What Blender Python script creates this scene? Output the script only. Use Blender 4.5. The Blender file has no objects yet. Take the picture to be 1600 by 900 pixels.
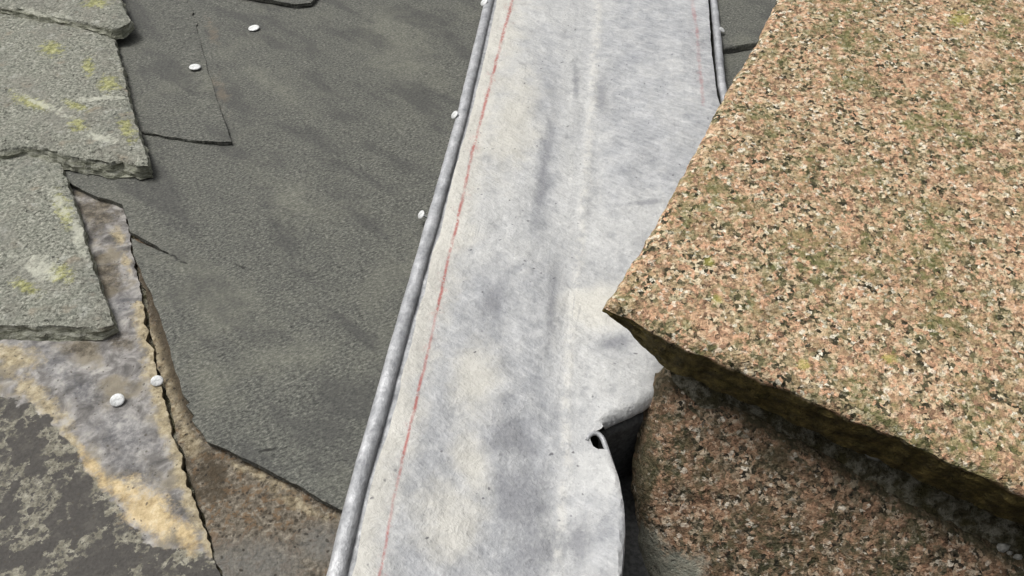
import bpy, math, random
import numpy as np
from mathutils import Vector, Matrix
from mathutils.geometry import delaunay_2d_cdt
from mathutils.kdtree import KDTree

random.seed(7)
rng = np.random.default_rng(11)
scene = bpy.context.scene
C = scene.collection

# ------------------------------------------------------------------ camera
F_PX, W_PX, H_PX = 1155.0, 1600.0, 900.0
CAM = np.array([0.0, 0.0, 6.0])
DEP = math.radians(16)
FWD = np.array([0, math.cos(DEP), -math.sin(DEP)])
RGT = np.array([1.0, 0, 0])
DWN = np.array([0, -math.sin(DEP), -math.cos(DEP)])
cam_data = bpy.data.cameras.new("camera")
cam_data.sensor_width = 36.0
cam_data.lens = 36.0 * F_PX / W_PX
cam_data.clip_start = 0.02
cam_data.clip_end = 500
cam = bpy.data.objects.new("camera", cam_data)
cam.location = CAM
cam.rotation_euler = (math.pi / 2 - DEP, 0, 0)
C.objects.link(cam)
scene.camera = cam

# ------------------------------------------------------------------ light
SUN_DIR = Vector((-0.42, -0.18, 0.86)).normalized()      # towards the sun
world = bpy.data.worlds.new("World")
scene.world = world
world.use_nodes = True
wn = world.node_tree
bg = wn.nodes["Background"]
sky = wn.nodes.new("ShaderNodeTexSky")
sky.sky_type = 'NISHITA'
sky.sun_disc = False
sky.sun_elevation = math.asin(SUN_DIR.z)
sky.sun_rotation = math.atan2(SUN_DIR.x, SUN_DIR.y)
sky.dust_density = 6.0
sky.ozone_density = 0.3
hs = wn.nodes.new("ShaderNodeHueSaturation")             # thin cloud: a paler, whiter sky
hs.inputs["Saturation"].default_value = 0.16
wn.links.new(sky.outputs[0], hs.inputs["Color"])
wn.links.new(hs.outputs[0], bg.inputs[0])
bg.inputs[1].default_value = 0.10
sun_data = bpy.data.lights.new("sun", 'SUN')
sun_data.energy = 2.0
sun_data.angle = math.radians(22)
sun_data.color = (1.0, 0.975, 0.935)
sun = bpy.data.objects.new("sun", sun_data)
sun.rotation_euler = SUN_DIR.to_track_quat('Z', 'Y').to_euler()
sun.location = (-3, 0, 12)
C.objects.link(sun)
vs = scene.view_settings
vs.view_transform = 'Standard'
vs.look = 'None'
vs.exposure = 0.0
vs.gamma = 1.0
vs.use_curve_mapping = False
scene.cycles.use_denoising = True
scene.cycles.max_bounces = 4
scene.cycles.use_adaptive_sampling = True
scene.cycles.adaptive_threshold = 0.02

# ------------------------------------------------------------------ numpy noise
_P = rng.permutation(512)
_P = np.concatenate([_P, _P, _P])
_G = rng.normal(size=(512, 3)); _G /= np.linalg.norm(_G, axis=1)[:, None]
def perlin(p):
    p = np.asarray(p, float)
    i = np.floor(p).astype(int); f = p - i
    w = f * f * f * (f * (f * 6 - 15) + 10)
    i &= 511
    out = 0
    for a in (0, 1):
        for b in (0, 1):
            for c in (0, 1):
                h = _P[_P[_P[(i[:, 0] + a) & 511] + ((i[:, 1] + b) & 511)] + ((i[:, 2] + c) & 511)] & 511
                g = _G[h]
                d = f - np.array([a, b, c])
                k = (w[:, 0] if a else 1 - w[:, 0]) * (w[:, 1] if b else 1 - w[:, 1]) * (w[:, 2] if c else 1 - w[:, 2])
                out = out + k * (g * d).sum(1)
    return out
def fbm(x, y, scale, octaves=4, seed=0.0, rough=0.5):
    x = np.asarray(x, float); y = np.asarray(y, float)
    s, a, t = scale, 1.0, 0
    for o in range(octaves):
        t = t + a * perlin(np.stack([x * s, y * s, np.full_like(x, seed + 7.3 * o)], 1))
        s *= 2.03; a *= rough
    return t

# ------------------------------------------------------------------ planes and projection
class Plane:
    def __init__(s, p, n, u=(1, 0, 0)):
        s.N = np.array(n, float); s.N /= np.linalg.norm(s.N)
        s.U = np.array(u, float); s.U -= s.N * s.U.dot(s.N); s.U /= np.linalg.norm(s.U)
        s.V = np.cross(s.N, s.U)
        s.P = np.array(p, float)
    def up(s, h):
        return Plane(s.P + s.N * h, s.N, s.U)
    def hit(s, x, y):
        d = FWD + RGT * (x - W_PX / 2) / F_PX + DWN * (y - H_PX / 2) / F_PX
        return CAM + d * (s.P - CAM).dot(s.N) / d.dot(s.N)
def ray(x, y, z):
    return CAM + z * (FWD + RGT * (x - W_PX / 2) / F_PX + DWN * (y - H_PX / 2) / F_PX)
def project(w):
    d = w - CAM
    z = d @ FWD
    return W_PX / 2 + F_PX * (d @ RGT) / z, H_PX / 2 + F_PX * (d @ DWN) / z
def elev(deg, yaw=0.0):
    e = math.radians(deg)
    return (math.sin(yaw) * math.cos(e), -math.cos(yaw) * math.cos(e), math.sin(e))

ROOF = Plane(ray(800, 450, 0.90), elev(60))             # the slope: pitch 30 degrees
SLAB = Plane(ray(945, 476, 0.70), elev(49, -0.03))
BLOCK = Plane(ray(1052, 580, 0.742), elev(16, -0.22))

# ------------------------------------------------------------------ polygon helpers
def smooth_noise1d(n, period, seed):
    t = np.arange(n) / max(period, 1e-6)
    return fbm(t, np.full(n, seed * 3.17), 1.0, 3, seed)
def densify(poly, step):
    out = []
    n = len(poly)
    for i in range(n):
        a, b = np.array(poly[i]), np.array(poly[(i + 1) % n])
        k = max(1, int(np.linalg.norm(b - a) / step))
        for j in range(k):
            out.append(a + (b - a) * j / k)
    return np.array(out)
def normals2d(b):
    t = np.roll(b, -1, 0) - np.roll(b, 1, 0)
    n = np.stack([t[:, 1], -t[:, 0]], 1)
    area = 0.5 * np.sum(b[:, 0] * np.roll(b[:, 1], -1) - np.roll(b[:, 0], -1) * b[:, 1])
    if area < 0: n = -n
    return n / (np.linalg.norm(n, axis=1)[:, None] + 1e-12), area
def seg_dist(px, py, pts):
    d = np.full(px.shape, 1e9)
    for (x0, y0), (x1, y1) in zip(pts[:-1], pts[1:]):
        dx, dy = x1 - x0, y1 - y0
        t = np.clip(((px - x0) * dx + (py - y0) * dy) / (dx * dx + dy * dy), 0, 1)
        d = np.minimum(d, np.hypot(px - x0 - t * dx, py - y0 - t * dy))
    return d
def side_dist(px, py, pts):
    """distance to a polyline, positive on its right as one walks it"""
    best = np.full(px.shape, 1e9); sgn = np.ones(px.shape)
    for (x0, y0), (x1, y1) in zip(pts[:-1], pts[1:]):
        dx, dy = x1 - x0, y1 - y0
        L = math.hypot(dx, dy)
        t = np.clip(((px - x0) * dx + (py - y0) * dy) / (L * L), 0, 1)
        d = np.hypot(px - x0 - t * dx, py - y0 - t * dy)
        c = (dx * (py - y0) - dy * (px - x0)) / L
        m = d < best
        best = np.where(m, d, best); sgn = np.where(m, np.sign(c), sgn)
    return best * sgn
def blob(px, py, cx, cy, rx, ry, deg=0):
    a = math.radians(deg)
    x, y = px - cx, py - cy
    u = x * math.cos(a) + y * math.sin(a); v = -x * math.sin(a) + y * math.cos(a)
    return 1 - np.hypot(u / rx, v / ry)
def blobs(px, py, lst):
    m = np.full(px.shape, -1.0)
    for b in lst:
        m = np.maximum(m, blob(px, py, *b))
    return m

def link(o, parent=None):
    C.objects.link(o)
    if parent is not None:
        o.parent = parent
        o.matrix_parent_inverse = parent.matrix_world.inverted()
    return o
MW = {}
def new_mesh(name, verts, faces, frame, material, parent=None, smooth=True, attrs=None):
    me = bpy.data.meshes.new(name)
    me.from_pydata([tuple(v) for v in verts], [], faces)
    me.update()
    if smooth:
        me.polygons.foreach_set("use_smooth", [True] * len(me.polygons))
    for k, v in (attrs or {}).items():
        a = me.attributes.new(k, 'FLOAT', 'POINT')
        a.data.foreach_set("value", np.asarray(v, np.float32))
    if material: me.materials.append(material)
    o = bpy.data.objects.new(name, me)
    C.objects.link(o)
    if parent is not None:
        o.parent = parent
        pm = MW[parent]
        o.matrix_basis = pm.inverted() @ frame
    else:
        o.matrix_basis = frame
    MW[o] = frame.copy()
    return o
def empty(name, frame):
    o = bpy.data.objects.new(name, None)
    o.empty_display_size = 0.05
    o.matrix_basis = frame
    C.objects.link(o)
    MW[o] = frame.copy()
    return o
def frame_of(pl, origin):
    return Matrix(((pl.U[0], pl.V[0], pl.N[0], origin[0]), (pl.U[1], pl.V[1], pl.N[1], origin[1]),
                   (pl.U[2], pl.V[2], pl.N[2], origin[2]), (0, 0, 0, 1)))

def plate(name, poly_px, pl, thick, material, parent=None, cell=0.005, step=0.003, jit=0.0012, jper=8,
          relief=None, layers=4, flake=0.0015, under=None, masks=None, seed=1, edge_drop=0.0008, edge_w=0.004,
          bottom=True, smooth=True, tfun=None):
    """a slab of stone, slate or lead: outline laid on a plane, uneven top, flaked sides, flat underside"""
    P3 = np.array([pl.hit(x, y) for x, y in poly_px])
    org = P3.mean(0)
    uv = np.stack([(P3 - org) @ pl.U, (P3 - org) @ pl.V], 1)
    b = densify(uv, step)
    n2, area = normals2d(b)
    nb = len(b)
    b = b + n2 * (jit * smooth_noise1d(nb, jper, seed) * 2)[:, None]
    lo, hi = b.min(0), b.max(0)
    gx = np.arange(lo[0] + cell * .5, hi[0], cell); gy = np.arange(lo[1] + cell * .5, hi[1], cell)
    X, Y = np.meshgrid(gx, gy)
    pts = np.stack([X.ravel(), Y.ravel()], 1) + rng.uniform(-.3, .3, (X.size, 2)) * cell
    # keep those inside, not too near the rim
    ins = np.zeros(len(pts), bool)
    x, y = pts[:, 0], pts[:, 1]
    j = nb - 1
    for i in range(nb):
        xi, yi = b[i]; xj, yj = b[j]
        c = ((yi > y) != (yj > y))
        with np.errstate(divide='ignore', invalid='ignore'):
            ins ^= c & (x < (xj - xi) * (y - yi) / (yj - yi + 1e-15) + xi)
        j = i
    pts = pts[ins]
    tree = KDTree(nb)
    for i, q_ in enumerate(b): tree.insert((q_[0], q_[1], 0), i)
    tree.balance()
    def rim(q):
        return np.array([tree.find((x_, y_, 0))[2] for x_, y_ in q])
    rd = rim(pts)
    keep = rd > step * .6
    pts = pts[keep]
    allp = np.vstack([b, pts])
    edges = [(i, (i + 1) % nb) for i in range(nb)]
    vo, eo, fo, ov, oe, of = delaunay_2d_cdt([Vector(p) for p in allp], edges, [list(range(nb)) if area > 0 else list(range(nb))[::-1]], 1, 1e-7)
    V2 = np.array([(v.x, v.y) for v in vo])
    first = {}
    for k, o_ in enumerate(ov):
        for q in o_:
            if q not in first: first[q] = k
    rimid = [first.get(i, 0) for i in range(nb)]
    W = org + V2[:, :1] * pl.U + V2[:, 1:] * pl.V
    px, py = project(W)
    dist = np.minimum(rim(V2), 1)
    z = np.zeros(len(V2))
    if relief is not None:
        z = z + relief(V2[:, 0], V2[:, 1], px, py, dist)
    z = z - edge_drop * np.clip(1 - dist / edge_w, 0, 1) ** 2
    verts = [np.column_stack([V2, z])]
    faces = []
    for f in fo:
        f = list(f)
        a, c, d = V2[f[0]], V2[f[1]], V2[f[2]]
        if (c[0] - a[0]) * (d[1] - a[1]) - (c[1] - a[1]) * (d[0] - a[0]) < 0: f.reverse()
        faces.append(f)
    # sides
    order = rimid if area > 0 else rimid[::-1]
    bb = b if area > 0 else b[::-1]
    nn = n2 if area > 0 else n2[::-1]
    ztop = z[order]
    base = len(V2)
    prev = order
    bw = org + bb[:, :1] * pl.U + bb[:, 1:] * pl.V
    bpx, bpy_ = project(bw)
    und = under(bpx, bpy_) if under is not None else np.zeros(nb)
    tk = thick * (tfun(bpx, bpy_) if tfun is not None else 1.0)
    side_attr = []
    for L in range(1, layers + 1):
        t = L / layers
        off = flake * (fbm(np.arange(nb) * step * 34, np.full(nb, L * 1.7), 1.0, 3, seed + L) * 2) - und * t
        zz = ztop - tk * t + (0 if L == layers else thick * .25 / layers * fbm(np.arange(nb) * step * 40, np.full(nb, L * 2.7), 1.0, 2, seed + 9 + L))
        ring = np.column_stack([bb + nn * off[:, None], zz])
        verts.append(ring)
        cur = list(range(base, base + nb))
        for i in range(nb):
            k = (i + 1) % nb
            if prev[i] != prev[k]:
                faces.append([prev[k], prev[i], cur[i], cur[k]])
            else:
                faces.append([prev[i], cur[i], cur[k]])
        prev = cur
        base += nb
        side_attr.append(t)
    if bottom:
        faces.append(prev[::-1])
    A = np.vstack(verts)
    at = {}
    WW = org + A[:, :1] * pl.U + A[:, 1:2] * pl.V
    ax, ay = project(WW)
    for k, fn in (masks or {}).items():
        at[k] = fn(ax, ay)
    at["side"] = np.concatenate([np.zeros(len(V2))] + [np.full(nb, t) for t in side_attr])
    o = new_mesh(name, A, faces, frame_of(pl, org), material, parent, smooth, at)
    if smooth:
        me = o.data
        me.set_sharp_from_angle(angle=math.radians(38)) if hasattr(me, "set_sharp_from_angle") else None
    return o

def sweep(name, path, radii, material, parent, pl, flatten=1.0, segs=14, arc=(0, 2 * math.pi), seed=3, wob=0.0006, caps=False):
    """a rolled edge: a round section carried along a path given in world space"""
    path = np.array(path)
    org = path.mean(0)
    n = len(path)
    T = np.gradient(path, axis=0); T /= np.linalg.norm(T, axis=1)[:, None]
    verts, faces = [], []
    S = np.cross(T, pl.N); S /= np.linalg.norm(S, axis=1)[:, None]
    Nn = np.cross(S, T)
    full = abs(arc[1] - arc[0] - 2 * math.pi) < 1e-6
    m = segs if full else segs + 1
    for k in range(m):
        a = arc[0] + (arc[1] - arc[0]) * k / segs
        w = wob * fbm(np.arange(n) * .22, np.full(n, k * .45), 1.0, 3, seed)
        r = np.asarray(radii) + w
        verts.append(path + S * (r * math.cos(a))[:, None] + Nn * (r * flatten * math.sin(a))[:, None])
    V = np.stack(verts, 1).reshape(-1, 3)
    for i in range(n - 1):
        for k in range(segs):
            k2 = (k + 1) % m
            faces.append([i * m + k, i * m + k2, (i + 1) * m + k2, (i + 1) * m + k])
    if caps:
        faces.append(list(range(m))); faces.append([(n - 1) * m + k for k in range(m)][::-1])
    loc = np.stack([(V - org) @ pl.U, (V - org) @ pl.V, (V - org) @ pl.N], 1)
    return new_mesh(name, loc, faces, frame_of(pl, org), material, parent)
def px_path(pts, pl, step=0.006):
    w = np.array([pl.hit(x, y) for x, y in pts])
    out = []
    for a, b in zip(w[:-1], w[1:]):
        k = max(1, int(np.linalg.norm(b - a) / step))
        for j in range(k): out.append(a + (b - a) * j / k)
    out.append(w[-1])
    out = np.array(out)
    for _ in range(6):                                   # soften the corners
        out[1:-1] = (out[:-2] + 2 * out[1:-1] + out[2:]) / 4
    return out

# ------------------------------------------------------------------ materials
class M:
    def __init__(s, name, rough=0.85, spec=0.3):
        s.m = bpy.data.materials.new(name); s.m.use_nodes = True
        s.t = s.m.node_tree
        s.b = s.t.nodes["Principled BSDF"]
        s.b.inputs["Roughness"].default_value = rough
        s.b.inputs["Specular IOR Level"].default_value = spec
        s.co = s.t.nodes.new("ShaderNodeTexCoord").outputs["Object"]
    def n(s, t, **kw):
        nd = s.t.nodes.new(t)
        for k, v in kw.items(): setattr(nd, k, v)
        return nd
    def put(s, sock, v):
        if isinstance(v, bpy.types.NodeSocket): s.t.links.new(v, sock)
        elif isinstance(v, (tuple, list)) and sock.type == 'RGBA' and len(v) == 3: sock.default_value = (*v, 1)
        else: sock.default_value = v
    def map(s, scale=(1, 1, 1), rot=(0, 0, 0), loc=(0, 0, 0), vec=None):
        vec = vec or s.co
        if any(rot):                                     # turn first, stretch afterwards
            r0 = s.n("ShaderNodeMapping")
            s.put(r0.inputs["Vector"], vec); r0.inputs["Rotation"].default_value = rot
            vec = r0.outputs[0]
        nd = s.n("ShaderNodeMapping")
        s.put(nd.inputs["Vector"], vec)
        nd.inputs["Scale"].default_value = scale; nd.inputs["Location"].default_value = loc
        return nd.outputs[0]
    def noise(s, scale, detail=4, rough=.55, dist=0.0, vec=None, out=0):
        nd = s.n("ShaderNodeTexNoise")
        s.put(nd.inputs["Vector"], vec or s.co)
        nd.inputs["Scale"].default_value = scale; nd.inputs["Detail"].default_value = detail
        nd.inputs["Roughness"].default_value = rough; nd.inputs["Distortion"].default_value = dist
        return nd.outputs[out]
    def vor(s, scale, feature='F1', vec=None, out="Distance", rnd=1.0):
        nd = s.n("ShaderNodeTexVoronoi", feature=feature)
        s.put(nd.inputs["Vector"], vec or s.co)
        nd.inputs["Scale"].default_value = scale; nd.inputs["Randomness"].default_value = rnd
        return nd.outputs[out]
    def warp(s, scale, amt, vec=None):
        c = s.noise(scale, 2, .5, vec=vec, out=1)
        v = s.vm('SUBTRACT', c, (.5, .5, .5)); v = s.vm('SCALE', v, amt)
        return s.vm('ADD', vec or s.co, v)
    def vm(s, op, a, b):
        nd = s.n("ShaderNodeVectorMath", operation=op)
        s.put(nd.inputs[0], a)
        if op == 'SCALE': s.put(nd.inputs["Scale"], b)
        else: s.put(nd.inputs[1], b)
        return nd.outputs[0]
    def ma(s, op, a, b=0.0, clamp=False):
        nd = s.n("ShaderNodeMath", operation=op, use_clamp=clamp)
        s.put(nd.inputs[0], a); s.put(nd.inputs[1], b)
        return nd.outputs[0]
    def step(s, v, lo, hi, a=0.0, b=1.0):
        nd = s.n("ShaderNodeMapRange", interpolation_type='SMOOTHSTEP')
        s.put(nd.inputs[0], v)
        if hi < lo: lo, hi, a, b = hi, lo, b, a
        nd.inputs[1].default_value = lo; nd.inputs[2].default_value = hi
        nd.inputs[3].default_value = a; nd.inputs[4].default_value = b
        return nd.outputs[0]
    def mix(s, f, a, b, mode='MIX'):
        nd = s.n("ShaderNodeMix", data_type='RGBA', blend_type=mode)
        s.put(nd.inputs[0], f); s.put(nd.inputs[6], a); s.put(nd.inputs[7], b)
        return nd.outputs[2]
    def ramp(s, f, stops, interp='LINEAR'):
        nd = s.n("ShaderNodeValToRGB")
        cr = nd.color_ramp; cr.interpolation = interp
        while len(cr.elements) > 1: cr.elements.remove(cr.elements[-1])
        cr.elements[0].position = stops[0][0]; cr.elements[0].color = (*stops[0][1], 1)
        for p, c in stops[1:]:
            e = cr.elements.new(p); e.color = (*c, 1)
        s.put(nd.inputs[0], f)
        return nd.outputs[0]
    def attr(s, name):
        nd = s.n("ShaderNodeAttribute", attribute_name=name)
        return nd.outputs["Fac"]
    def mask(s, name, noise, amp=1.0, lo=0.0, hi=0.25):
        """a patch whose ragged outline comes from the noise"""
        v = s.ma('ADD', s.attr(name), s.ma('MULTIPLY', s.ma('SUBTRACT', noise, .5), amp))
        return s.step(v, lo, hi)
    def done(s, color, heights=(), rough=None):
        s.put(s.b.inputs["Base Color"], color)
        if rough is not None: s.put(s.b.inputs["Roughness"], rough)
        prev = None
        for h, d in heights:
            nd = s.n("ShaderNodeBump")
            nd.inputs["Strength"].default_value = 1.0
            nd.inputs["Distance"].default_value = d
            s.put(nd.inputs["Height"], h)
            if prev is not None: s.t.links.new(prev, nd.inputs["Normal"])
            prev = nd.outputs[0]
        if prev is not None: s.t.links.new(prev, s.b.inputs["Normal"])
        return s.m

def mat_dark_slate():
    s = M("unexposed_slate", .8, .3)
    g = s.map((1, 1.7, 1), (0, 0, math.radians(-28)))
    fine = s.noise(215, 3, .82, vec=g)
    grit = s.noise(330, 2, .8)
    mid = s.noise(38, 5, .72, vec=g)
    big = s.noise(7, 5, .65, .4)
    long = s.noise(5, 4, .55, .2, vec=s.map((1, 3.2, 1), (0, 0, math.radians(42))))
    c = s.ramp(fine, [(.34, (.036, .037, .032)), (.46, (.092, .094, .083)), (.56, (.144, .146, .127)), (.70, (.29, .29, .245))])
    c = s.mix(s.step(grit, .54, .68, 0, .22), c, (.27, .266, .23))
    c = s.mix(s.step(grit, .44, .34, 0, .25), c, (.025, .025, .023))
    c = s.mix(s.step(mid, .52, .64, 0, .35), c, s.mix(fine, (.07, .07, .060), (.24, .237, .20)))
    c = s.mix(s.step(mid, .47, .36, 0, .30), c, s.mix(fine, (.03, .03, .028), (.10, .10, .095)))
    c = s.mix(s.step(big, .50, .66, 0, .35), c, s.mix(fine, (.055, .056, .045), (.30, .30, .245)))
    c = s.mix(s.step(long, .49, .62, 0, .62), c, s.mix(fine, (.030, .030, .029), (.105, .105, .099)))
    du = s.ma('MULTIPLY', s.mask("dust", s.noise(26, 5, .78), 2.6, .1, 1.2), .40)
    c = s.mix(du, c, s.mix(fine, (.07, .071, .055), (.38, .38, .305)))
    c = s.mix(s.ma('MULTIPLY', s.mask("rust", s.noise(45, 5, .75), 3.4, .3, 1.2), .45), c, s.mix(fine, (.10, .078, .055), (.31, .25, .18)))
    c = s.mix(s.step(s.ma('ABSOLUTE', s.ma('ADD', s.attr("crack"), s.ma('MULTIPLY', s.ma('SUBTRACT', s.noise(70, 3), .5), 7.0))), 1.0, 3.2, .85, 0), c, (.02, .02, .018))
    return s.done(c, [(mid, .0008), (fine, .0005)])

def mat_weathered():
    s = M("weathered_slate", .9, .2)
    fine = s.noise(230, 3, .78)
    mid = s.noise(70, 4, .65, .3)
    big = s.noise(14, 4, .55)
    c = s.ramp(fine, [(.35, (.045, .046, .037)), (.44, (.175, .178, .148)), (.54, (.31, .311, .262)), (.69, (.60, .59, .505))])
    c = s.mix(s.step(mid, .38, .66, 0, .6), c, s.mix(fine, (.09, .10, .078), (.38, .39, .325)))
    c = s.mix(s.step(big, .5, .66, 0, .5), c, s.mix(fine, (.085, .093, .082), (.31, .325, .285)))
    c = s.mix(s.step(s.noise(28, 3), .58, .72, 0, .45), c, (.36, .29, .21))
    pit = s.ma('MULTIPLY', s.step(s.vor(92, vec=s.warp(90, .010)), .13, .26, 1, 0), s.step(s.noise(30, 3), .44, .60))
    c = s.mix(s.ma('MULTIPLY', pit, .8), c, (.075, .077, .066))
    c = s.mix(s.step(s.noise(11, 5, .7), .47, .62, 0, .5), c, s.mix(fine, (.12, .112, .092), (.40, .385, .33)))
    c = s.mix(s.step(s.noise(38, 5, .75), .56, .66, 0, .6), c, s.mix(fine, (.28, .285, .25), (.66, .66, .59)))
    c = s.mix(s.step(s.noise(33, 5, .75), .46, .36, 0, .5), c, s.mix(fine, (.09, .095, .08), (.26, .265, .23)))
    lich = s.mask("lichen", s.noise(85, 5, .82), 3.4, .15, .7)
    c = s.mix(s.ma('MULTIPLY', lich, .80), c, s.ramp(s.noise(120, 3, .7), [(.34, (.11, .115, .05)), (.5, (.33, .33, .12)), (.64, (.58, .57, .30))]))
    pale = s.mask("pale", s.noise(90, 5, .75), 3.0, .2, .9)
    c = s.mix(s.ma('MULTIPLY', pale, .7), c, (.60, .60, .50))
    side = s.step(s.attr("side"), .05, .25)
    c = s.mix(s.ma('MULTIPLY', side, .75), c, s.ramp(s.noise(45, 4, .75, vec=s.map((1, 1, 7))), [(.36, (.08, .085, .055)), (.48, (.28, .285, .215)), (.62, (.50, .50, .42))]))
    return s.done(c, [(big, .004), (mid, .004), (fine, .0020), (pit, -.0014)])

def mat_stained():
    s = M("stained_slate", .88, .2)
    fine = s.noise(320, 2, .7)
    mid = s.noise(75, 5, .65)
    c = s.ramp(s.noise(42, 5, .62, .6), [(.32, (.10, .095, .090)), (.45, (.20, .19, .18)), (.54, (.34, .325, .31)), (.66, (.50, .475, .43))])
    c = s.mix(s.step(s.noise(20, 3), .50, .62, 0, .8), c, s.mix(mid, (.15, .13, .095), (.32, .275, .19)))
    lav = s.mask("lavender", s.noise(40, 6, .78), 2.6, .1, .8)
    c = s.mix(s.ma('MULTIPLY', lav, .85), c, s.ramp(s.noise(38, 5, .75), [(.36, (.085, .085, .092)), (.46, (.17, .168, .172)), (.55, (.31, .303, .297)), (.66, (.50, .485, .46))]))
    tan = s.mask("tan", s.noise(50, 5, .7), 2.4, .1, .8)
    c = s.mix(s.ma('MULTIPLY', tan, .85), c, s.ramp(s.noise(120, 4, .7), [(.32, (.18, .145, .085)), (.5, (.42, .35, .22)), (.66, (.60, .52, .36))]))
    nw = s.noise(36, 6, .66)
    nx = s.noise(24, 6, .68, vec=s.map(loc=(4, 2, 1)))
    lace = s.ma('MULTIPLY', s.step(nw, .495, .525), s.step(nw, .60, .56))
    lace = s.ma('MAXIMUM', s.ma('MULTIPLY', lace, s.step(nx, .40, .50)), s.ma('MULTIPLY', s.step(nx, .56, .60), s.step(nw, .44, .52)))
    dz = s.mix(fine, (.052, .048, .044), (.120, .113, .104))
    dz = s.mix(s.step(s.noise(60, 4, .7), .5, .62, 0, .5), dz, s.mix(fine, (.085, .08, .07), (.17, .16, .14)))
    dz = s.mix(s.ma('MULTIPLY', lace, .85), dz, s.ramp(s.noise(110, 4, .75), [(.34, (.13, .122, .095)), (.5, (.26, .245, .19)), (.66, (.44, .42, .34))]))
    dark = s.mask("dark", s.noise(55, 4, .6), .9, -.04, .05)
    c = s.mix(dark, c, dz)
    och = s.mask("ochre", s.noise(50, 6, .76), 2.2, .08, .75)
    c = s.mix(s.ma('MULTIPLY', och, .95), c, s.ramp(s.noise(48, 5, .75), [(.32, (.24, .175, .09)), (.44, (.48, .365, .20)), (.56, (.68, .54, .32)), (.68, (.80, .69, .47))]))
    c = s.mix(s.ma('MULTIPLY', s.mask("brown", s.noise(45, 6, .78), 2.6, .1, .8), .85), c, s.ramp(s.noise(100, 4, .78), [(.34, (.04, .034, .026)), (.5, (.12, .103, .078)), (.66, (.27, .235, .18))]))
    c = s.mix(s.step(s.vor(120, vec=s.warp(60, .01)), .10, .18, .7, 0), c, (.09, .08, .065))
    side = s.step(s.attr("side"), .05, .3)
    c = s.mix(s.ma('MULTIPLY', side, .8), c, s.mix(mid, (.06, .05, .035), (.24, .19, .12)))
    return s.done(c, [(mid, .0013), (fine, .0010)])

def mat_brown():
    s = M("brown_slate", .9, .2)
    fine = s.noise(300, 2, .7)
    mid = s.noise(110, 4, .65, .4)
    c = s.ramp(s.noise(170, 4, .7), [(.32, (.035, .029, .022)), (.43, (.11, .093, .070)), (.54, (.185, .16, .125)), (.68, (.34, .30, .235))])
    c = s.mix(s.step(mid, .50, .60, 0, .7), c, s.mix(fine, (.10, .060, .032), (.26, .17, .095)))
    c = s.mix(s.ma('MULTIPLY', s.mask("tan", s.noise(60, 5, .72), 2.6, .2, .9), .8), c, s.ramp(s.noise(140, 3, .7), [(.34, (.09, .07, .042)), (.5, (.29, .24, .155)), (.66, (.54, .47, .33))]))
    c = s.mix(s.ma('MULTIPLY', s.mask("umber", s.noise(70, 5, .75), 2.4, .1, .8), .9), c, s.mix(fine, (.022, .018, .012), (.12, .095, .065)))
    c = s.mix(s.ma('MULTIPLY', s.mask("grey", mid, 1.2, 0, .8), .7), c, s.mix(fine, (.07, .069, .063), (.27, .268, .25)))
    c = s.mix(s.step(s.vor(130, vec=s.warp(60, .01)), .14, .24, .75, 0), c, (.035, .03, .025))
    return s.done(c, [(mid, .003), (fine, .0015)])

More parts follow.
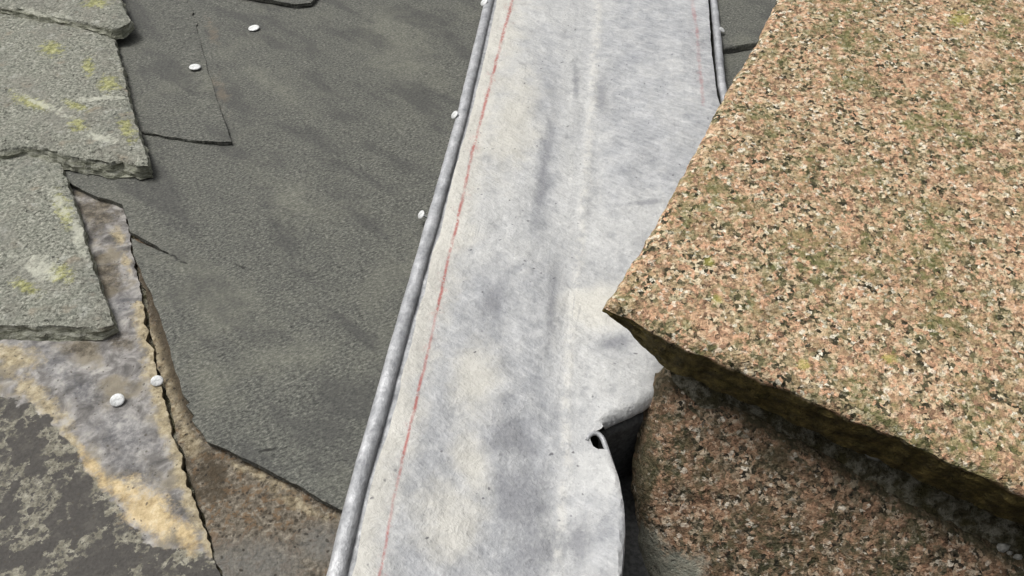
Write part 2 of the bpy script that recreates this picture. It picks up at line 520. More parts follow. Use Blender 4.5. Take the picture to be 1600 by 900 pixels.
def mat_lead(name="oxidised_lead", sheet=True):
    s = M(name, .62, .35)
    s.b.inputs["Metallic"].default_value = 0.12
    along = s.map((4.0, .30, 1), (0, 0, math.radians(9)))
    diag = s.map((1, 3.4, 1), (0, 0, math.radians(40)))
    fine = s.noise(210, 3, .8)
    mid = s.noise(40, 5, .72)
    big = s.noise(7, 5, .6)
    st = s.noise(26, 5, .7, vec=along)
    dg = s.noise(48, 5, .75, vec=diag)
    c = s.ramp(big, [(.34, (.43, .437, .445)), (.5, (.52, .523, .518)), (.66, (.60, .60, .585))])
    c = s.mix(s.step(mid, .50, .66, 0, .45), c, (.70, .70, .685))
    c = s.mix(s.step(mid, .48, .34, 0, .52), c, (.31, .317, .333))
    c = s.mix(s.step(st, .53, .66, 0, .22), c, (.73, .72, .68))
    c = s.mix(s.step(st, .46, .34, 0, .18), c, (.42, .425, .435))
    c = s.mix(s.step(dg, .53, .64, 0, .30), c, (.73, .73, .715))
    c = s.mix(s.step(dg, .47, .37, 0, .26), c, (.36, .365, .375))
    c = s.mix(s.step(fine, .54, .70, 0, .32), c, (.84, .84, .82))
    c = s.mix(s.step(fine, .44, .32, 0, .38), c, (.30, .305, .315))
    if sheet:
        blue = s.mask("blue", s.noise(24, 6, .78), 2.6, .05, 1.15)
        c = s.mix(s.ma('MULTIPLY', blue, .82), c, s.mix(.6, s.ramp(mid, [(.36, (.26, .27, .285)), (.5, (.38, .39, .405)), (.64, (.53, .537, .548))]), s.ramp(dg, [(.36, (.22, .23, .255)), (.5, (.36, .37, .395)), (.64, (.56, .565, .58))])))
        drk = s.mask("tarnish", s.mix(.35, s.noise(36, 6, .8), dg), 3.0, .12, .95)
        c = s.mix(s.ma('MULTIPLY', drk, .75), c, s.mix(fine, (.12, .125, .14), (.36, .365, .385)))
        crm = s.mask("cream", s.noise(22, 5, .7), 1.5, 0, .9)
        c = s.mix(s.ma('MULTIPLY', crm, .62), c, s.mix(fine, (.56, .53, .45), (.80, .775, .69)))
        seam = s.ma('ABSOLUTE', s.ma('ADD', s.attr("crease"), s.ma('MULTIPLY', s.ma('SUBTRACT', s.noise(14, 4, .7), .5), 40)))
        c = s.mix(s.ma('MULTIPLY', s.step(seam, 1, 12, .45, 0), s.step(s.noise(50, 4, .75), .40, .58)), c, (.76, .74, .68))
        lines = s.ma('MULTIPLY', s.step(s.noise(95, 3, .6, vec=s.map((2.6, .10, 1), (0, 0, math.radians(7)))), .60, .70), s.step(s.noise(9, 3), .46, .60, 0, .4))
        c = s.mix(lines, c, (.36, .36, .37))
        c = s.mix(s.ma('MULTIPLY', s.step(s.vor(80, vec=s.warp(60, .016)), .08, .16, 1, 0), s.step(s.noise(24, 3), .50, .60, 0, .85)), c, (.13, .13, .14))
        for nm, wd, k in (("chalk", 3.8, .85), ("chalk_faint", 4.0, .45)):
            d = s.ma('ABSOLUTE', s.ma('ADD', s.attr(nm), s.ma('MULTIPLY', s.ma('SUBTRACT', s.noise(45, 3), .5), 5.0)))
            br = s.step(s.noise(130, 4, .8), .34, .52)
            br2 = s.step(s.noise(16, 4, .7), .36, .60, .42, 1)
            core = s.ma('MULTIPLY', s.ma('MULTIPLY', s.step(d, .4, wd, k, 0), br), br2)
            halo = s.ma('MULTIPLY', s.step(d, 1, 17, k * .55, 0), s.ma('MULTIPLY', s.step(s.noise(24, 4, .7), .52, .66), s.step(fine, .44, .58)))
            c = s.mix(s.ma('MAXIMUM', core, halo), c, (.42, .105, .09))
        h = [(big, .008), (mid, .0030), (dg, .0016), (fine, .0005)]
    else:
        s.b.inputs["Metallic"].default_value = 0.35
        c = s.mix(.7, c, s.ramp(mid, [(.34, (.22, .228, .245)), (.5, (.38, .39, .41)), (.66, (.60, .61, .63))]))
        h = [(mid, .0030), (fine, .0006)]
    return s.done(c, h, s.step(mid, .3, .7, .70, .48))

def mat_granite(name, light):
    s = M(name, .85, .3)
    wv = s.warp(210, .0065)
    sep = s.n("ShaderNodeSeparateColor"); s.put(sep.inputs[0], s.vor(265, vec=wv, out="Color"))
    r = sep.outputs[0]
    big = s.noise(11, 5, .65)
    mid = s.noise(52, 4, .68)
    fine = s.noise(260, 3, .8)
    if light:
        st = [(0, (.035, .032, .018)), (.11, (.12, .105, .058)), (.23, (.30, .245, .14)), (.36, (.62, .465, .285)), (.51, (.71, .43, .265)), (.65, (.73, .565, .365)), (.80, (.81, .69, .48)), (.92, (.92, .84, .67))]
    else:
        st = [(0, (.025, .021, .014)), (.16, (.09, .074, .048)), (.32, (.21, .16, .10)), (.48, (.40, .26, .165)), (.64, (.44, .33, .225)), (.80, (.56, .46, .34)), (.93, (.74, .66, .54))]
    c = s.ramp(r, st, 'CONSTANT')
    cell2 = s.n("ShaderNodeSeparateColor"); s.put(cell2.inputs[0], s.vor(115, vec=s.warp(120, .011), out="Color"))
    c = s.mix(s.step(cell2.outputs[0], .60, .66, 0, .45), c, (.76, .44, .275) if light else (.42, .235, .14))
    c = s.mix(s.step(cell2.outputs[1], .72, .78, 0, .50), c, (.27, .25, .12) if light else (.085, .08, .045))
    c = s.mix(s.step(fine, .51, .37, 0, .75), c, (.065, .056, .028) if light else (.03, .026, .018))
    c = s.mix(s.step(fine, .56, .70, 0, .28), c, (.92, .82, .64) if light else (.56, .48, .38))
    pit = s.ma('MULTIPLY', s.step(s.vor(85, vec=s.warp(160, .012)), .16, .28, 1, 0), s.step(mid, .44, .60))
    c = s.mix(s.ma('MULTIPLY', pit, .85), c, (.040, .036, .020))
    c = s.mix(s.step(s.noise(26, 5, .75), .50, .62, 0, .38), c, (.76, .44, .28) if light else (.43, .25, .155))
    moss = s.ma('MULTIPLY', s.step(big, .47, .60), s.step(s.noise(60, 5, .80), .45, .55))
    c = s.mix(s.ma('MULTIPLY', moss, .70), c, s.mix(fine, (.07, .08, .022), (.32, .32, .125)) if light else (.075, .075, .035))
    c = s.mix(s.ma('MULTIPLY', s.mask("lichen", s.noise(120, 4, .75), 2.4, .2, .8), .6), c, (.45, .42, .10))
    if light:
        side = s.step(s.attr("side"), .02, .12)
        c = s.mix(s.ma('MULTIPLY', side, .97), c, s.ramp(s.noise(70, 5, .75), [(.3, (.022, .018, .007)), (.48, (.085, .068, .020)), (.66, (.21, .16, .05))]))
    else:
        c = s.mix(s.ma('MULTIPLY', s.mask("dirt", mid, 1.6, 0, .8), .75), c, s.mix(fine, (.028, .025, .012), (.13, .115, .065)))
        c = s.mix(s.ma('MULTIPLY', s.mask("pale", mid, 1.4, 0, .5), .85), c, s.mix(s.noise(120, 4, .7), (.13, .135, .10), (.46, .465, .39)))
    hh = s.ma('ADD', r, s.ma('MULTIPLY', fine, .8))
    return s.done(c, [(big, .010), (mid, .007), (hh, .0024), (pit, -.003)])

def mat_mortar():
    s = M("dirty_mortar", .95, .1)
    mid = s.noise(80, 5, .68); fine = s.noise(320, 2, .7)
    c = s.ramp(mid, [(.30, (.030, .027, .014)), (.46, (.105, .095, .060)), (.60, (.30, .285, .225))])
    c = s.mix(s.step(s.noise(30, 3), .5, .65, 0, .7), c, s.mix(fine, (.035, .032, .012), (.12, .105, .045)))
    return s.done(c, [(mid, .005), (fine, .002)])
def mat_simple(name, col, rough, var=.25, metal=0, scale=200, bump=.0004):
    s = M(name, rough, .4); s.b.inputs["Metallic"].default_value = metal
    n = s.noise(scale, 4, .65)
    c = s.mix(s.step(n, .35, .65), tuple(x * (1 - var) for x in col), tuple(min(1, x * (1 + var)) for x in col))
    return s.done(c, [(n, bump)])

MAT = dict(dark=mat_dark_slate(), weathered=mat_weathered(), stained=mat_stained(), brown=mat_brown(),
           lead=mat_lead(), roll=mat_lead("dull_rolled_lead", False), granite=mat_granite("pink_granite", True),
           block=mat_granite("dark_granite", False), mortar=mat_mortar(),
           nail=mat_simple("galvanised_metal", (.70, .71, .70), .5, .22, .1, scale=260, bump=.00003),
           grit=mat_simple("pale_grit", (.40, .39, .35), .9, .3),
           board=mat_simple("old_boarding", (.045, .037, .028), .95, .4, scale=60, bump=.002),
           felt=mat_simple("felt_and_flap_shade", (.10, .10, .098), .95, .3))  # felt, and the painted shade on the turned-down lead flap

# ------------------------------------------------------------------ the roof and its boarding
def thing_frame(x, y, pl):
    return frame_of(pl, pl.hit(x, y))
roof = empty("slate_roof", thing_frame(300, 450, ROOF))
roof["label"] = "partly stripped slope of lichened, dark and stained slates left of the lead gutter"
roof["category"] = "roof"
roof["kind"] = "thing"
right_roof = empty("slate_roof.001", thing_frame(1150, 40, ROOF))
right_roof["label"] = "strip of dark slate roof between lead gutter and granite slab, top of picture"
right_roof["category"] = "roof"
right_roof["kind"] = "thing"

def flat(u, v, px, py, d): return np.zeros_like(u)
plate("boarding", [(-320, -130), (1000, -130), (900, 620), (820, 1080), (-320, 1080)], ROOF.up(-.022), .02, MAT["board"], roof, cell=.06, step=.03, layers=1, jit=0)
plate("boarding", [(1010, -130), (1500, -130), (1400, 330), (1180, 330), (1010, 200)], ROOF.up(-.022), .02, MAT["board"], right_roof, cell=.06, step=.03, layers=1, jit=0)

def slate_relief(amp, sc, seed, tilt=None):
    def f(u, v, px, py, d):
        z = amp * fbm(u, v, sc, 4, seed) + amp * .35 * fbm(u, v, sc * 6, 3, seed + 4)
        if tilt: z = z + tilt(u, v, px, py)
        return z
    return f
CR = [(405, 705), (425, 703), (448, 699)]
def dark_masks(dust=(), rust=(), cracks=()):
    return {"dust": lambda x, y: blobs(x, y, dust), "rust": lambda x, y: blobs(x, y, rust),
            "crack": lambda x, y: np.minimum.reduce([np.full(x.shape, 99.)] + [seg_dist(x, y, c) for c in cracks])}

# stained slate at the lower left, and the brown one beside it, both bedded on the boarding
E1_RIGHT = [(193, 316), (205, 385), (212, 420), (222, 470), (230, 528), (238, 550), (245, 590), (257, 625), (269, 680), (283, 712), (291, 755), (309, 800), (327, 850), (343, 905), (380, 1050)]
slate_stained = plate("slate", [(-300, 270), (60, 270)] + E1_RIGHT + [(-300, 1050)], ROOF.up(0.0), .007, MAT["stained"], roof,
    cell=.004, jit=.0022, jper=5, seed=5, relief=slate_relief(.0016, 9, 3.1), flake=.0012, layers=3, masks={
        "dark": lambda x, y: np.clip(side_dist(x, y, [(-400, 480), (-100, 575), (0, 612), (60, 640), (110, 690), (150, 748), (190, 805), (235, 850), (290, 862), (400, 868)]) / 60, -1, 1),
        "ochre": lambda x, y: blobs(x, y, [(235, 800, 80, 48, 42), (190, 770, 55, 22, 40), (292, 838, 50, 26, 50), (150, 735, 70, 16, 55)]),
        "lavender": lambda x, y: blobs(x, y, [(90, 570, 60, 38, 35), (130, 610, 50, 40, 40), (190, 680, 95, 52, 25), (190, 475, 28, 40, 70), (210, 730, 70, 40, 20), (60, 545, 60, 18, 10)]),
        "tan": lambda x, y: np.maximum(1 - np.abs(side_dist(x, y, E1_RIGHT)) / 26 - 1.2 * (y < 470), blobs(x, y, [(185, 370, 26, 14, 55), (197, 410, 30, 11, 70), (60, 620, 100, 24, 42), (20, 555, 60, 26, 10), (110, 690, 60, 18, 48)])),
        "brown": lambda x, y: blobs(x, y, [(150, 330, 60, 40, 30), (168, 430, 40, 35, 60), (190, 535, 32, 22, 0), (130, 545, 50, 20, 5)])})
slate_stained["label"] = "stained mottled slate with pale ochre patch, lower left"
slate_brown = plate("slate", [(203, 330), (210, 385), (218, 425), (229, 470), (235, 526), (243, 552), (251, 590), (262, 625), (274, 678), (288, 712), (297, 755), (313, 798), (331, 848), (347, 903), (390, 1050), (640, 1050), (640, 500), (420, 420)],
    ROOF.up(-.002), .007, MAT["brown"], roof, cell=.004, jit=.0022, jper=5, seed=8, relief=slate_relief(.0016, 10, 5.2), layers=3, masks={
        "tan": lambda x, y: np.maximum(1 - np.abs(side_dist(x, y, [(240, 520), (272, 620), (300, 700)])) / 26, blobs(x, y, [(300, 690, 45, 30, 50), (470, 790, 90, 16, 25), (400, 740, 90, 16, 25)])),
        "umber": lambda x, y: np.maximum(1 - np.abs(side_dist(x, y, [(215, 400), (247, 488), (266, 548), (284, 610), (303, 655)])) / 22, blobs(x, y, [(330, 745, 40, 60, -20), (300, 760, 16, 60, -15)])),
        "grey": lambda x, y: blobs(x, y, [(400, 880, 130, 60, 0), (500, 850, 60, 50, 0), (350, 890, 40, 60, 0)])})
slate_brown["label"] = "brown speckled slate exposed below the big dark slate"

jl = [(205, 360), (214, 410), (226, 470), (233, 528), (247, 588), (260, 625), (272, 680), (287, 712), (294, 755), (311, 800), (329, 850), (345, 903), (385, 1050)]
plate("joint_dirt", [(x - 7, y) for x, y in jl] + [(x + 7, y) for x, y in jl[::-1]], ROOF.up(-.0075), .006, MAT["mortar"], roof, cell=.0025, step=.0025, jit=.001, seed=10, layers=1,
      relief=lambda u, v, px, py, d: .0055 * fbm(u, v, 55, 4, 7.7) + .004 * np.clip(fbm(u, v, 14, 2, 1.7) * 2.5, -1, 1))
# the big dark slate that runs under the lead
big_dark = plate("slate", [(60, -120), (790, -120), (780, 0), (745, 140), (690, 330), (640, 520), (590, 700), (556, 803), (535, 797), (505, 782), (480, 766), (440, 745), (400, 724), (360, 704), (322, 688),
    (316, 676), (303, 660), (299, 655), (303, 648), (290, 632), (296, 628), (285, 612), (276, 585), (266, 548), (256, 515), (247, 488), (232, 450), (218, 420), (207, 392), (204, 370), (232, 383), (262, 396), (263, 394), (234, 377), (202, 360), (197, 335), (190, 318), (176, 312), (152, 306), (130, 297), (100, 280), (60, 270)],
    ROOF.up(.009), .007, MAT["dark"], roof, cell=.005, step=.003, jit=.0010, seed=12, layers=3, flake=.0012, edge_drop=.0012,
    relief=slate_relief(.0022, 7, 9.4), masks=dark_masks(
        dust=[(330, 470, 140, 60, 10), (450, 560, 150, 60, 0), (330, 600, 70, 80, 0), (620, 70, 90, 90, 0), (470, 320, 100, 60, 30), (420, 130, 130, 22, 35), (300, 420, 90, 30, 10), (600, 40, 60, 60, 0)],
        rust=[(345, 145, 20, 60, -20), (330, 50, 16, 40, -15), (330, 130, 12, 20, 0)],
        cracks=[CR, [(520, 712), (548, 722)], [(262, 395), (300, 418)], [(360, 408), (385, 420)]]))
big_dark["label"] = "largest dark grey slate, running under the rolled lead edge"
# the dark slate lapped over it, and the tip of the next course
upper_dark = plate("slate", [(60, -120), (286, -120), (293, 0), (298, 10), (302, 16), (299, 20), (304, 28), (308, 34), (305, 37), (314, 70), (322, 100), (334, 140), (347, 180), (356, 206), (362, 221), (340, 222), (300, 217), (255, 211), (235, 207), (217, 203), (150, 193), (60, 185)],
    ROOF.up(.0150), .006, MAT["dark"], roof, cell=.006, jit=.0012, seed=15, layers=3, relief=slate_relief(.0016, 8, 2.2, lambda u, v, px, py: -.0035 * np.clip(1 - (np.interp(py, [-120, 0, 100, 222], [286, 293, 322, 362]) - px) / 60, 0, 1) * np.clip((190 - py) / 30, 0, 1)), masks=dark_masks(dust=[(330, 120, 30, 60, 20)]))
upper_dark["label"] = "dark slate lapped over the big one, beside the lichened slates"
tip = plate("slate", [(352, -130), (362, -40), (372, -8), (420, -1), (462, 6), (486, 4), (500, -14), (560, -130)], ROOF.up(.0175), .007, MAT["dark"], roof, cell=.008, jit=.0015, seed=17, layers=3,
    relief=slate_relief(.0016, 8, 6.2), masks=dark_masks())
tip["label"] = "tip of a dark slate at the top edge of the picture"

# the three lichened slates
def edge_relief(seed):
    base = slate_relief(.0030, 11, seed)
    def f(u, v, px, py, d):
        z = base(u, v, px, py, d)
        step = np.floor(np.clip(d / .006 + .9 * fbm(u, v, 45, 3, seed + 2), 0, 3)) / 3       # ragged ledges where the rim has split
        return z - .0035 * (1 - step) * (d < .03)
    return f
def lich(lst, pale=()):
    return {"lichen": lambda x, y: blobs(x, y, lst), "pale": lambda x, y: blobs(x, y, pale)}
s3 = plate("slate", [(-300, 180), (70, 190), (88, 235), (98, 268), (104, 284), (112, 305), (122, 340), (135, 382), (149, 428), (163, 468), (175, 503), (160, 507), (142, 509), (125, 505), (107, 506), (80, 504), (53, 506), (25, 503), (0, 504), (-140, 500), (-300, 495)],
    ROOF.up(.019), .016, MAT["weathered"], roof, cell=.0035, step=.0025, jit=.0016, jper=6, seed=21, layers=5, flake=.0026, relief=edge_relief(21.5),
    under=lambda x, y: np.where(y > 490, -.009, 0) * np.clip((172 - x) / 22, 0, 1), masks=lich([(95, 428, 26, 22, 0), (40, 448, 34, 14, 15), (100, 330, 40, 18, 70)], [(118, 360, 60, 14, 75), (95, 320, 45, 18, 60), (60, 420, 60, 30, 20)]))
s3["label"] = "lowest of the three lichened pale grey slates"
s2 = plate("slate", [(-300, -40), (150, -40), (166, 20), (178, 64), (186, 90), (193, 120), (199, 150), (211, 190), (222, 222), (231, 257), (215, 256), (203, 250), (188, 243), (170, 250), (150, 246), (127, 243), (104, 239), (83, 233), (60, 226), (33, 225), (0, 230), (-140, 212), (-300, 190)],
    ROOF.up(.034), .019, MAT["weathered"], roof, cell=.0035, step=.0025, jit=.0018, jper=6, seed=25, layers=6, flake=.0028, relief=edge_relief(25.5),
    under=lambda x, y: np.where(y > 218, -.011, 0) * np.clip((226 - x) / 25, 0, 1), masks=lich([(80, 76, 26, 16, 0), (138, 104, 13, 20, 0), (118, 165, 30, 9, 20), (122, 196, 20, 14, 0), (198, 200, 16, 26, -20), (50, 160, 50, 12, 20), (170, 130, 24, 20, 0)], [(150, 155, 70, 7, -5), (70, 165, 70, 9, 25), (160, 215, 40, 10, 10)]))
s2["label"] = "middle of the three lichened pale grey slates, with yellow lichen spots"
s1 = plate("slate", [(-300, -125), (150, -125), (172, -50), (184, -4), (192, 10), (203, 28), (196, 36), (185, 41), (160, 38), (133, 32), (110, 27), (83, 22), (60, 18), (40, 13), (18, 10), (0, 8), (-140, -12), (-300, -35)],
    ROOF.up(.048), .016, MAT["weathered"], roof, cell=.0045, step=.003, jit=.0018, jper=6, seed=29, layers=6, flake=.0028, relief=edge_relief(29.5),
    under=lambda x, y: np.where(y > -10, -.010, 0) * np.clip((196 - x) / 20, 0, 1), masks=lich([(150, 5, 30, 10, 0)], [(60, 20, 80, 10, 10)]))
s1["label"] = "topmost of the three lichened pale grey slates, cut off by picture edge"

# right-hand strip of roof
r2 = plate("slate", [(1105, -60), (1420, -60), (1400, 300), (1200, 300), (1125, 200)], ROOF.up(.004), .007, MAT["dark"], right_roof, cell=.012, step=.006, seed=33, layers=2, relief=slate_relief(.0015, 8, 3), masks=dark_masks())
r1 = plate("slate", [(1092, -125), (1440, -125), (1420, 40), (1300, 55), (1210, 63), (1180, 66), (1155, 70), (1133, 74), (1118, 40), (1110, 0)], ROOF.up(.014), .009, MAT["dark"], right_roof, cell=.010, step=.005, seed=35, layers=3, relief=slate_relief(.0015, 8, 5),
    under=lambda x, y: np.where(y > 30, -.005, 0), masks=dark_masks(dust=[(1160, 66, 60, 14, 0)]))

# ------------------------------------------------------------------ nails
def nail_mesh():
    vs_, fs = [], []
    prof = [(0, .0008), (.45, .0008), (.80, .0006), (.95, .0002), (1.0, -.0003), (.94, -.0008), (.30, -.0009), (.22, -.004), (.20, -.016)]
    k = 16
    for i, (r, z) in enumerate(prof):
        for j in range(k):
            a = 2 * math.pi * j / k
            rr = r * .0080 * (1 + .025 * math.sin(2 * a + 1))
            vs_.append((rr * math.cos(a), rr * math.sin(a), z))
    for i in range(len(prof) - 1):
        for j in range(k):
            j2 = (j + 1) % k
            fs.append([i * k + j, (i + 1) * k + j, (i + 1) * k + j2, i * k + j2])
    return vs_, fs
NV, NF = nail_mesh()
nail_data = None
def nail(x, y, pl, parent, scale=1.0, tilt=(0, 0), lift=.002):
    global nail_data
    fr = frame_of(pl, pl.hit(x, y) + pl.N * lift) @ Matrix.Rotation(tilt[0], 4, 'X') @ Matrix.Rotation(tilt[1], 4, 'Y') @ Matrix.Scale(scale, 4)
    if nail_data is None:
        o = new_mesh("nail", NV, NF, fr, MAT["nail"], parent)
        nail_data = o.data
    else:
        o = bpy.data.objects.new("nail", nail_data)
        C.objects.link(o)
        o.parent = parent
        o.matrix_basis = MW[parent].inverted() @ fr
        MW[o] = fr
    return o
nail(397, 45, ROOF.up(.010), big_dark, 1.25, (.1, -.05))
nail(305, 106, ROOF.up(.0150), upper_dark, 1.15, (.05, .1))
nail(185, 628, ROOF.up(.001), slate_stained, .92, (.42, .10), .0035)
nail(247, 598, ROOF.up(.000), slate_stained, .80, (.35, .25), .0035)

# ------------------------------------------------------------------ the lead valley gutter
gutter = empty("lead_gutter", thing_frame(870, 500, ROOF))
gutter["label"] = "pale grey lead valley gutter with red chalk line and rolled edge"
gutter["category"] = "gutter"
CREASE = [(945, -140), (935, 0), (915, 300), (890, 560), (872, 900), (866, 1060)]
CHALK = [(833, -120), (802, 0), (769, 130), (740, 240), (713, 370), (705, 400), (688, 477), (669, 566), (641, 690), (619, 790), (599, 900), (566, 1050)]
CHALK2 = [(1066, -60), (1078, 0), (1087, 60), (1090, 110), (1096, 180)]
SHEET_L = [(806, -120), (778, 0), (757, 102), (739, 178), (708, 289), (688, 380), (677, 405), (665, 470), (652, 505), (646, 545), (629, 605), (624, 640), (606, 700), (591, 742), (572, 830), (559, 895), (520, 1050)]
CUT = [(1040, 622), (1003, 645), (965, 660), (946, 668)]
HEM = [(948, 712), (957, 735), (966, 765), (972, 800), (974, 840), (970, 885), (966, 925), (955, 1050)]
def sheet_relief(u, v, px, py, d):
    s = side_dist(px, py, CREASE)                         # left is positive when walking down
    w = np.abs(s)
    z = np.where(s > 0, .00006 * w, .00009 * w)
    z = np.minimum(z, .020)
    z = z + .0050 * fbm(u, v, 5, 3, 4.4) + .0026 * fbm(u * 1.0, v * .7, 20, 3, 8.1) + .0007 * fbm(u + v * .6, v * .5, 60, 2, 2.1)
    z = z + .0014 * np.exp(-(s / 7.0) ** 2)              # the faint ridge left by the former
    hemd = np.clip(1 - np.abs(seg_dist(px, py, HEM)) / 60, 0, 1)
    z = z + .012 * hemd ** 2 * np.clip((py - 690) / 60, 0, 1)
    roll = np.clip(1 - np.abs(seg_dist(px, py, HEM)) / 12, 0, 1)
    z = z - .006 * roll ** 2 * np.clip((py - 705) / 40, 0, 1)
    bend = np.clip(1 - seg_dist(px, py, CUT) / 15, 0, 1) * (py < 670)
    z = z - .010 * bend ** 2
    crumple = np.clip(1 - seg_dist(px, py, [(1040, 325), (960, 332), (890, 328)]) / 12, 0, 1)
    z = z + .0022 * crumple
    crumple2 = np.clip(1 - seg_dist(px, py, [(1100, 205), (1060, 218)]) / 8, 0, 1)
    z = z + .0020 * crumple2
    d3 = np.clip(1 - seg_dist(px, py, [(955, 180), (985, 176)]) / 6, 0, 1)
    z = z - .0015 * d3
    return z
sheet = plate("lead_sheet", SHEET_L + HEM[::-1] + [(940, 709), (934, 708), (926, 702), (921, 692), (922, 684), (930, 679), (938, 676), (946, 668), (965, 660), (1003, 645), (1040, 622)]
    + [(1120, 570), (1170, 470), (1165, 330), (1135, 240), (1119, 172), (1114, 140), (1109, 90), (1104, 0), (1092, -120)],
    ROOF.up(.0125), .0022, MAT["lead"], gutter, cell=.0042, step=.003, jit=.0007, jper=10, seed=41, layers=2, flake=.0003, edge_drop=.0006, bottom=False, relief=sheet_relief, masks={
        "crease": lambda x, y: np.clip(side_dist(x, y, CREASE), -60, 60),
        "chalk": lambda x, y: np.clip(side_dist(x, y, CHALK), -60, 60),
        "chalk_faint": lambda x, y: np.minimum(seg_dist(x, y, CHALK2), 60),
        "blue": lambda x, y: np.maximum(.75 * np.clip(-side_dist(x, y, CREASE) / 40, -1, 1) * np.clip((370 - y) / 80, -1, 1),
                 blobs(x, y, [(852, 290, 30, 190, 8), (830, 660, 110, 60, 40), (815, 770, 80, 150, 0), (1010, 200, 110, 170, 0), (1000, 60, 120, 120, 0), (940, 840, 70, 120, 0), (960, 540, 60, 30, 0), (850, 130, 40, 120, 10), (780, 460, 50, 90, 15)])),
        "tarnish": lambda x, y: blobs(x, y, [(800, 690, 75, 60, 30), (820, 780, 60, 110, 0), (850, 860, 60, 60, 0), (960, 540, 50, 22, 0), (850, 260, 18, 170, 8), (862, 480, 14, 120, 5), (800, 790, 50, 90, 0), (825, 870, 40, 60, 0), (905, 850, 30, 60, 0), (900, 130, 10, 60, 0), (940, 150, 20, 60, 0), (1000, 325, 60, 8, 0), (770, 480, 30, 60, 20)]),
        "cream": lambda x, y: np.maximum(1 - np.abs(side_dist(x, y, SHEET_L)) / 70, blobs(x, y, [(735, 730, 45, 90, -20), (700, 820, 80, 90, 0), (800, 200, 60, 130, 15), (940, 480, 90, 60, 0), (745, 600, 60, 90, 10)]))})

# the rolled left edge with the narrow tray between roll and sheet
OUT_L = [(790, -120), (758, 0), (729, 115), (714, 180), (684, 290), (651, 400), (613, 525), (576, 650), (541, 772), (510, 900), (474, 1050)]
mid_line = []
for (x, y) in OUT_L:
    fx = np.interp(y, [p[1] for p in SHEET_L], [p[0] for p in SHEET_L])
    mid_line.append((x + (fx - x) * .33, y))
pth = px_path(mid_line, ROOF.up(.016))
sweep("rolled_edge", pth, .0085 + .0006 * fbm(np.arange(len(pth)) * .05, np.zeros(len(pth)), 1, 2, 3), MAT["roll"], gutter, ROOF, flatten=.72, segs=18, seed=6, wob=.0009, caps=True)
tray = []
for (x, y) in OUT_L:
    fx = np.interp(y, [p[1] for p in SHEET_L], [p[0] for p in SHEET_L])
    tray.append((x + (fx - x) * .30, fx + (fx - x) * .5, y))
plate("edge_tray", [(a, y) for a, b, y in tray] + [(b, y) for a, b, y in tray[::-1]], ROOF.up(.0140), .0015, MAT["roll"], gutter, cell=.008, step=.006, jit=.0003, seed=44, layers=1, flake=0, relief=slate_relief(.0008, 20, 3))
# the rolled right edge, seen beyond the granite
OUT_R = [(1104, -120), (1115, 0), (1121, 60), (1127, 130), (1150, 240)]
pr = px_path(OUT_R, ROOF.up(.018))
sweep("rolled_edge", pr, .0068 + .0006 * fbm(np.arange(len(pr)) * .07, np.zeros(len(pr)), 1, 2, 5), MAT["roll"], gutter, ROOF, segs=16, seed=9, wob=.001, caps=True)

# below the cut the sheet turns down into the gap by the granite
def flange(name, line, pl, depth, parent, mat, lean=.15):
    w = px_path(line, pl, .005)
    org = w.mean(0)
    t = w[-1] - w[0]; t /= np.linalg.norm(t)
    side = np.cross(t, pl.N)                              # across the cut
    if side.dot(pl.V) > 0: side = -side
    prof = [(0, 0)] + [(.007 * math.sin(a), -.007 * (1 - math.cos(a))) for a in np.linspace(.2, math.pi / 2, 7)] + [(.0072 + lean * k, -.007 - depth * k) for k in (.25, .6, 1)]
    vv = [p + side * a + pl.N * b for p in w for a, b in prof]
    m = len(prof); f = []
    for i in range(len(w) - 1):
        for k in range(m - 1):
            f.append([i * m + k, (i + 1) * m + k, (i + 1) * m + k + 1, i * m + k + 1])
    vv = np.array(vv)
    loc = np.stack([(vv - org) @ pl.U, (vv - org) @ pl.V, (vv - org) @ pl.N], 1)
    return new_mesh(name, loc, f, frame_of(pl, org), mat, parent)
flange("shade_toned_lead_flap", [(930, 679), (946, 669), (965, 661), (1003, 646), (1040, 623), (1080, 600)], ROOF.up(.0008), .09, gutter, MAT["felt"], lean=.004)  # turned-down lead in a dark felt tone: the gap's shade painted in
# the lip curled up at the end of the cut
lp = px_path([(917, 688), (920, 679), (928, 674), (937, 677), (944, 690), (949, 706), (956, 726), (964, 752), (971, 790), (974, 830), (971, 880), (966, 925), (955, 1050)], ROOF.up(.018), .0022)
rad = np.interp(np.arange(len(lp)), [0, 6, 20, 40, len(lp)], [.0018, .0026, .0026, .0022, .0020])
sweep("curled_lip", lp, rad, MAT["roll"], gutter, ROOF, segs=10, seed=13, wob=.0005, caps=True)

for x, y, s, tl, who in ((756, 5, .95, (.5, -.6), 0), (710, 181, .85, (.4, -.7), 0), (658, 337, .75, (.4, -.7), 0), (1128, 48, .75, (.3, .5), 0)):
    nail(x, y, ROOF.up(.020), gutter, s, tl, .002)

# dark void under the cut: felt on the wall head
plate("felt_underlay", [(780, 560), (1250, 560), (1250, 1080), (780, 1080)], ROOF.up(-.11), .004, MAT["felt"], roof, cell=.05, step=.03, jit=0, layers=1)

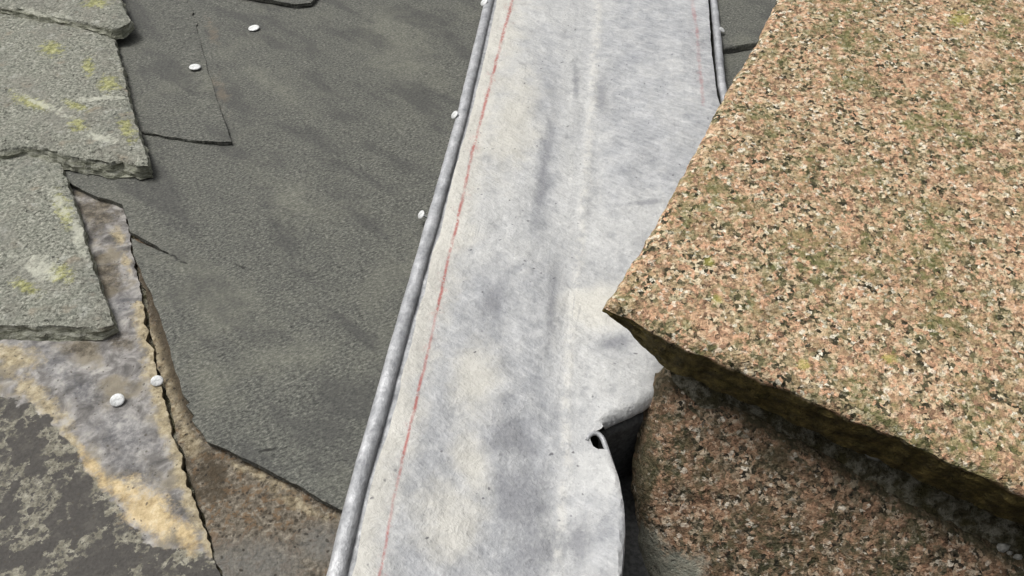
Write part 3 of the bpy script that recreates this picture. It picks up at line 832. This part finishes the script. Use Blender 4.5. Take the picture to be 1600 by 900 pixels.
# ------------------------------------------------------------------ granite
def gran_relief(seed, amp=.004, cellamp=.0012):
    def f(u, v, px, py, d):
        return amp * fbm(u, v, 7, 4, seed) + cellamp * fbm(u, v, 95, 3, seed + 3, .6) - .006 * np.clip(1 - d / .012, 0, 1) ** 2
    return f
SL = [(945, 476), (979, 489), (1018, 512), (1057, 534), (1125, 561), (1184, 584), (1243, 609), (1311, 640), (1400, 676), (1500, 720), (1600, 765), (1850, 880)]
SLEFT = [(1265, -120), (1213, 0), (1190, 50), (1170, 85), (1138, 135), (1118, 172), (1098, 212), (1074, 258), (1050, 301), (1018, 360), (979, 425), (950, 465)]
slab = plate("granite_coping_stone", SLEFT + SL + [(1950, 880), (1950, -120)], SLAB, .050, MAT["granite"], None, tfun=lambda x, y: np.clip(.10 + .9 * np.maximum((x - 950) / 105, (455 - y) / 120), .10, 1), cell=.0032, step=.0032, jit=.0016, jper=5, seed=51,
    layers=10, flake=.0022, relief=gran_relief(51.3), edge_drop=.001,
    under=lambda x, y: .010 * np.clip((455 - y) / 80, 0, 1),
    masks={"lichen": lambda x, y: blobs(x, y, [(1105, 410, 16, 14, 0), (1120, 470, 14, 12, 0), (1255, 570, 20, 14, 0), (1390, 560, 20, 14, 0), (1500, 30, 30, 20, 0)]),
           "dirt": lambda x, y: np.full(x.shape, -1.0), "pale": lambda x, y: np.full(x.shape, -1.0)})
slab["label"] = "large pinkish granite slab overhanging the lead gutter on the right"
slab["category"] = "stone slab"

BTOP = [(1052, 577), (1100, 606), (1150, 636), (1200, 664), (1300, 718), (1400, 772), (1500, 826), (1600, 878), (1900, 1030)]
BLEFT = [(1010, 1050), (1003, 950), (1000, 900), (994, 850), (986, 800), (985, 760), (990, 715), (995, 670), (1001, 635), (1010, 605), (1022, 588), (1036, 580)]
def block_relief(u, v, px, py, d):
    z = gran_relief(61.3, .006, .0016)(u, v, px, py, d)
    L = np.clip(1 - seg_dist(px, py, BLEFT + BTOP[:2]) / 70, 0, 1)
    return z - .028 * L ** 2.2
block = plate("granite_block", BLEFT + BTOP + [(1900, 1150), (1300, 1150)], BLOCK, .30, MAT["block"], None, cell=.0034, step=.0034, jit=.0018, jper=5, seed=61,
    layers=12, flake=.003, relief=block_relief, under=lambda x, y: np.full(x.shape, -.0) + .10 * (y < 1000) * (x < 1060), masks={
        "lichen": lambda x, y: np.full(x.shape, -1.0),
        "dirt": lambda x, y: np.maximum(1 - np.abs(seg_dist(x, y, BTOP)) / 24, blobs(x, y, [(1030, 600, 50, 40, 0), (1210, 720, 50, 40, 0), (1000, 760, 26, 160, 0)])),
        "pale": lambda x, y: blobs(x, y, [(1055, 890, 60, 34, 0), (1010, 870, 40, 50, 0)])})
block["label"] = "darker brown granite block tucked beneath the overhanging slab"
block["category"] = "stone block"
mortar = plate("mortar_bed", [(1040, 560), (1120, 580), (1250, 630), (1400, 690), (1600, 780), (1900, 900), (1900, 1100), (1600, 945), (1400, 830), (1300, 770), (1200, 710), (1100, 640), (1052, 598)], BLOCK.up(-.007), .08, MAT["mortar"], block,
    cell=.004, step=.004, jit=.001, seed=66, layers=2, relief=lambda u, v, px, py, d: .006 * fbm(u, v, 25, 4, 3.3))
for x, y, r, e, a in ((1365, 711, .006, 1.7, -30), (1441, 731, .0045, 1.3, 10), (1462, 745, .004, 1.8, -15), (1566, 856, .0055, 1.2, 20), (1590, 870, .004, 1.1, 0), (1577, 864, .003, 1, 0), (1330, 695, .003, 1, 0)):
    k, vv, ff = 7, [], []
    for i in range(5):
        ph = math.pi * i / 4
        for j in range(k):
            th = 2 * math.pi * j / k
            q = 1 + .25 * rng.uniform(-1, 1)
            vv.append((r * e * q * math.sin(ph) * math.cos(th), r * .75 * q * math.sin(ph) * math.sin(th), r * .6 * math.cos(ph)))
    for i in range(4):
        for j in range(k):
            ff.append([i * k + j, (i + 1) * k + j, (i + 1) * k + (j + 1) % k, i * k + (j + 1) % k])
    pl = BLOCK.up(-.004)
    new_mesh("grit_chip", vv, ff, frame_of(pl, pl.hit(x, y)) @ Matrix.Rotation(math.radians(a), 4, 'Z'), MAT["grit"], mortar)
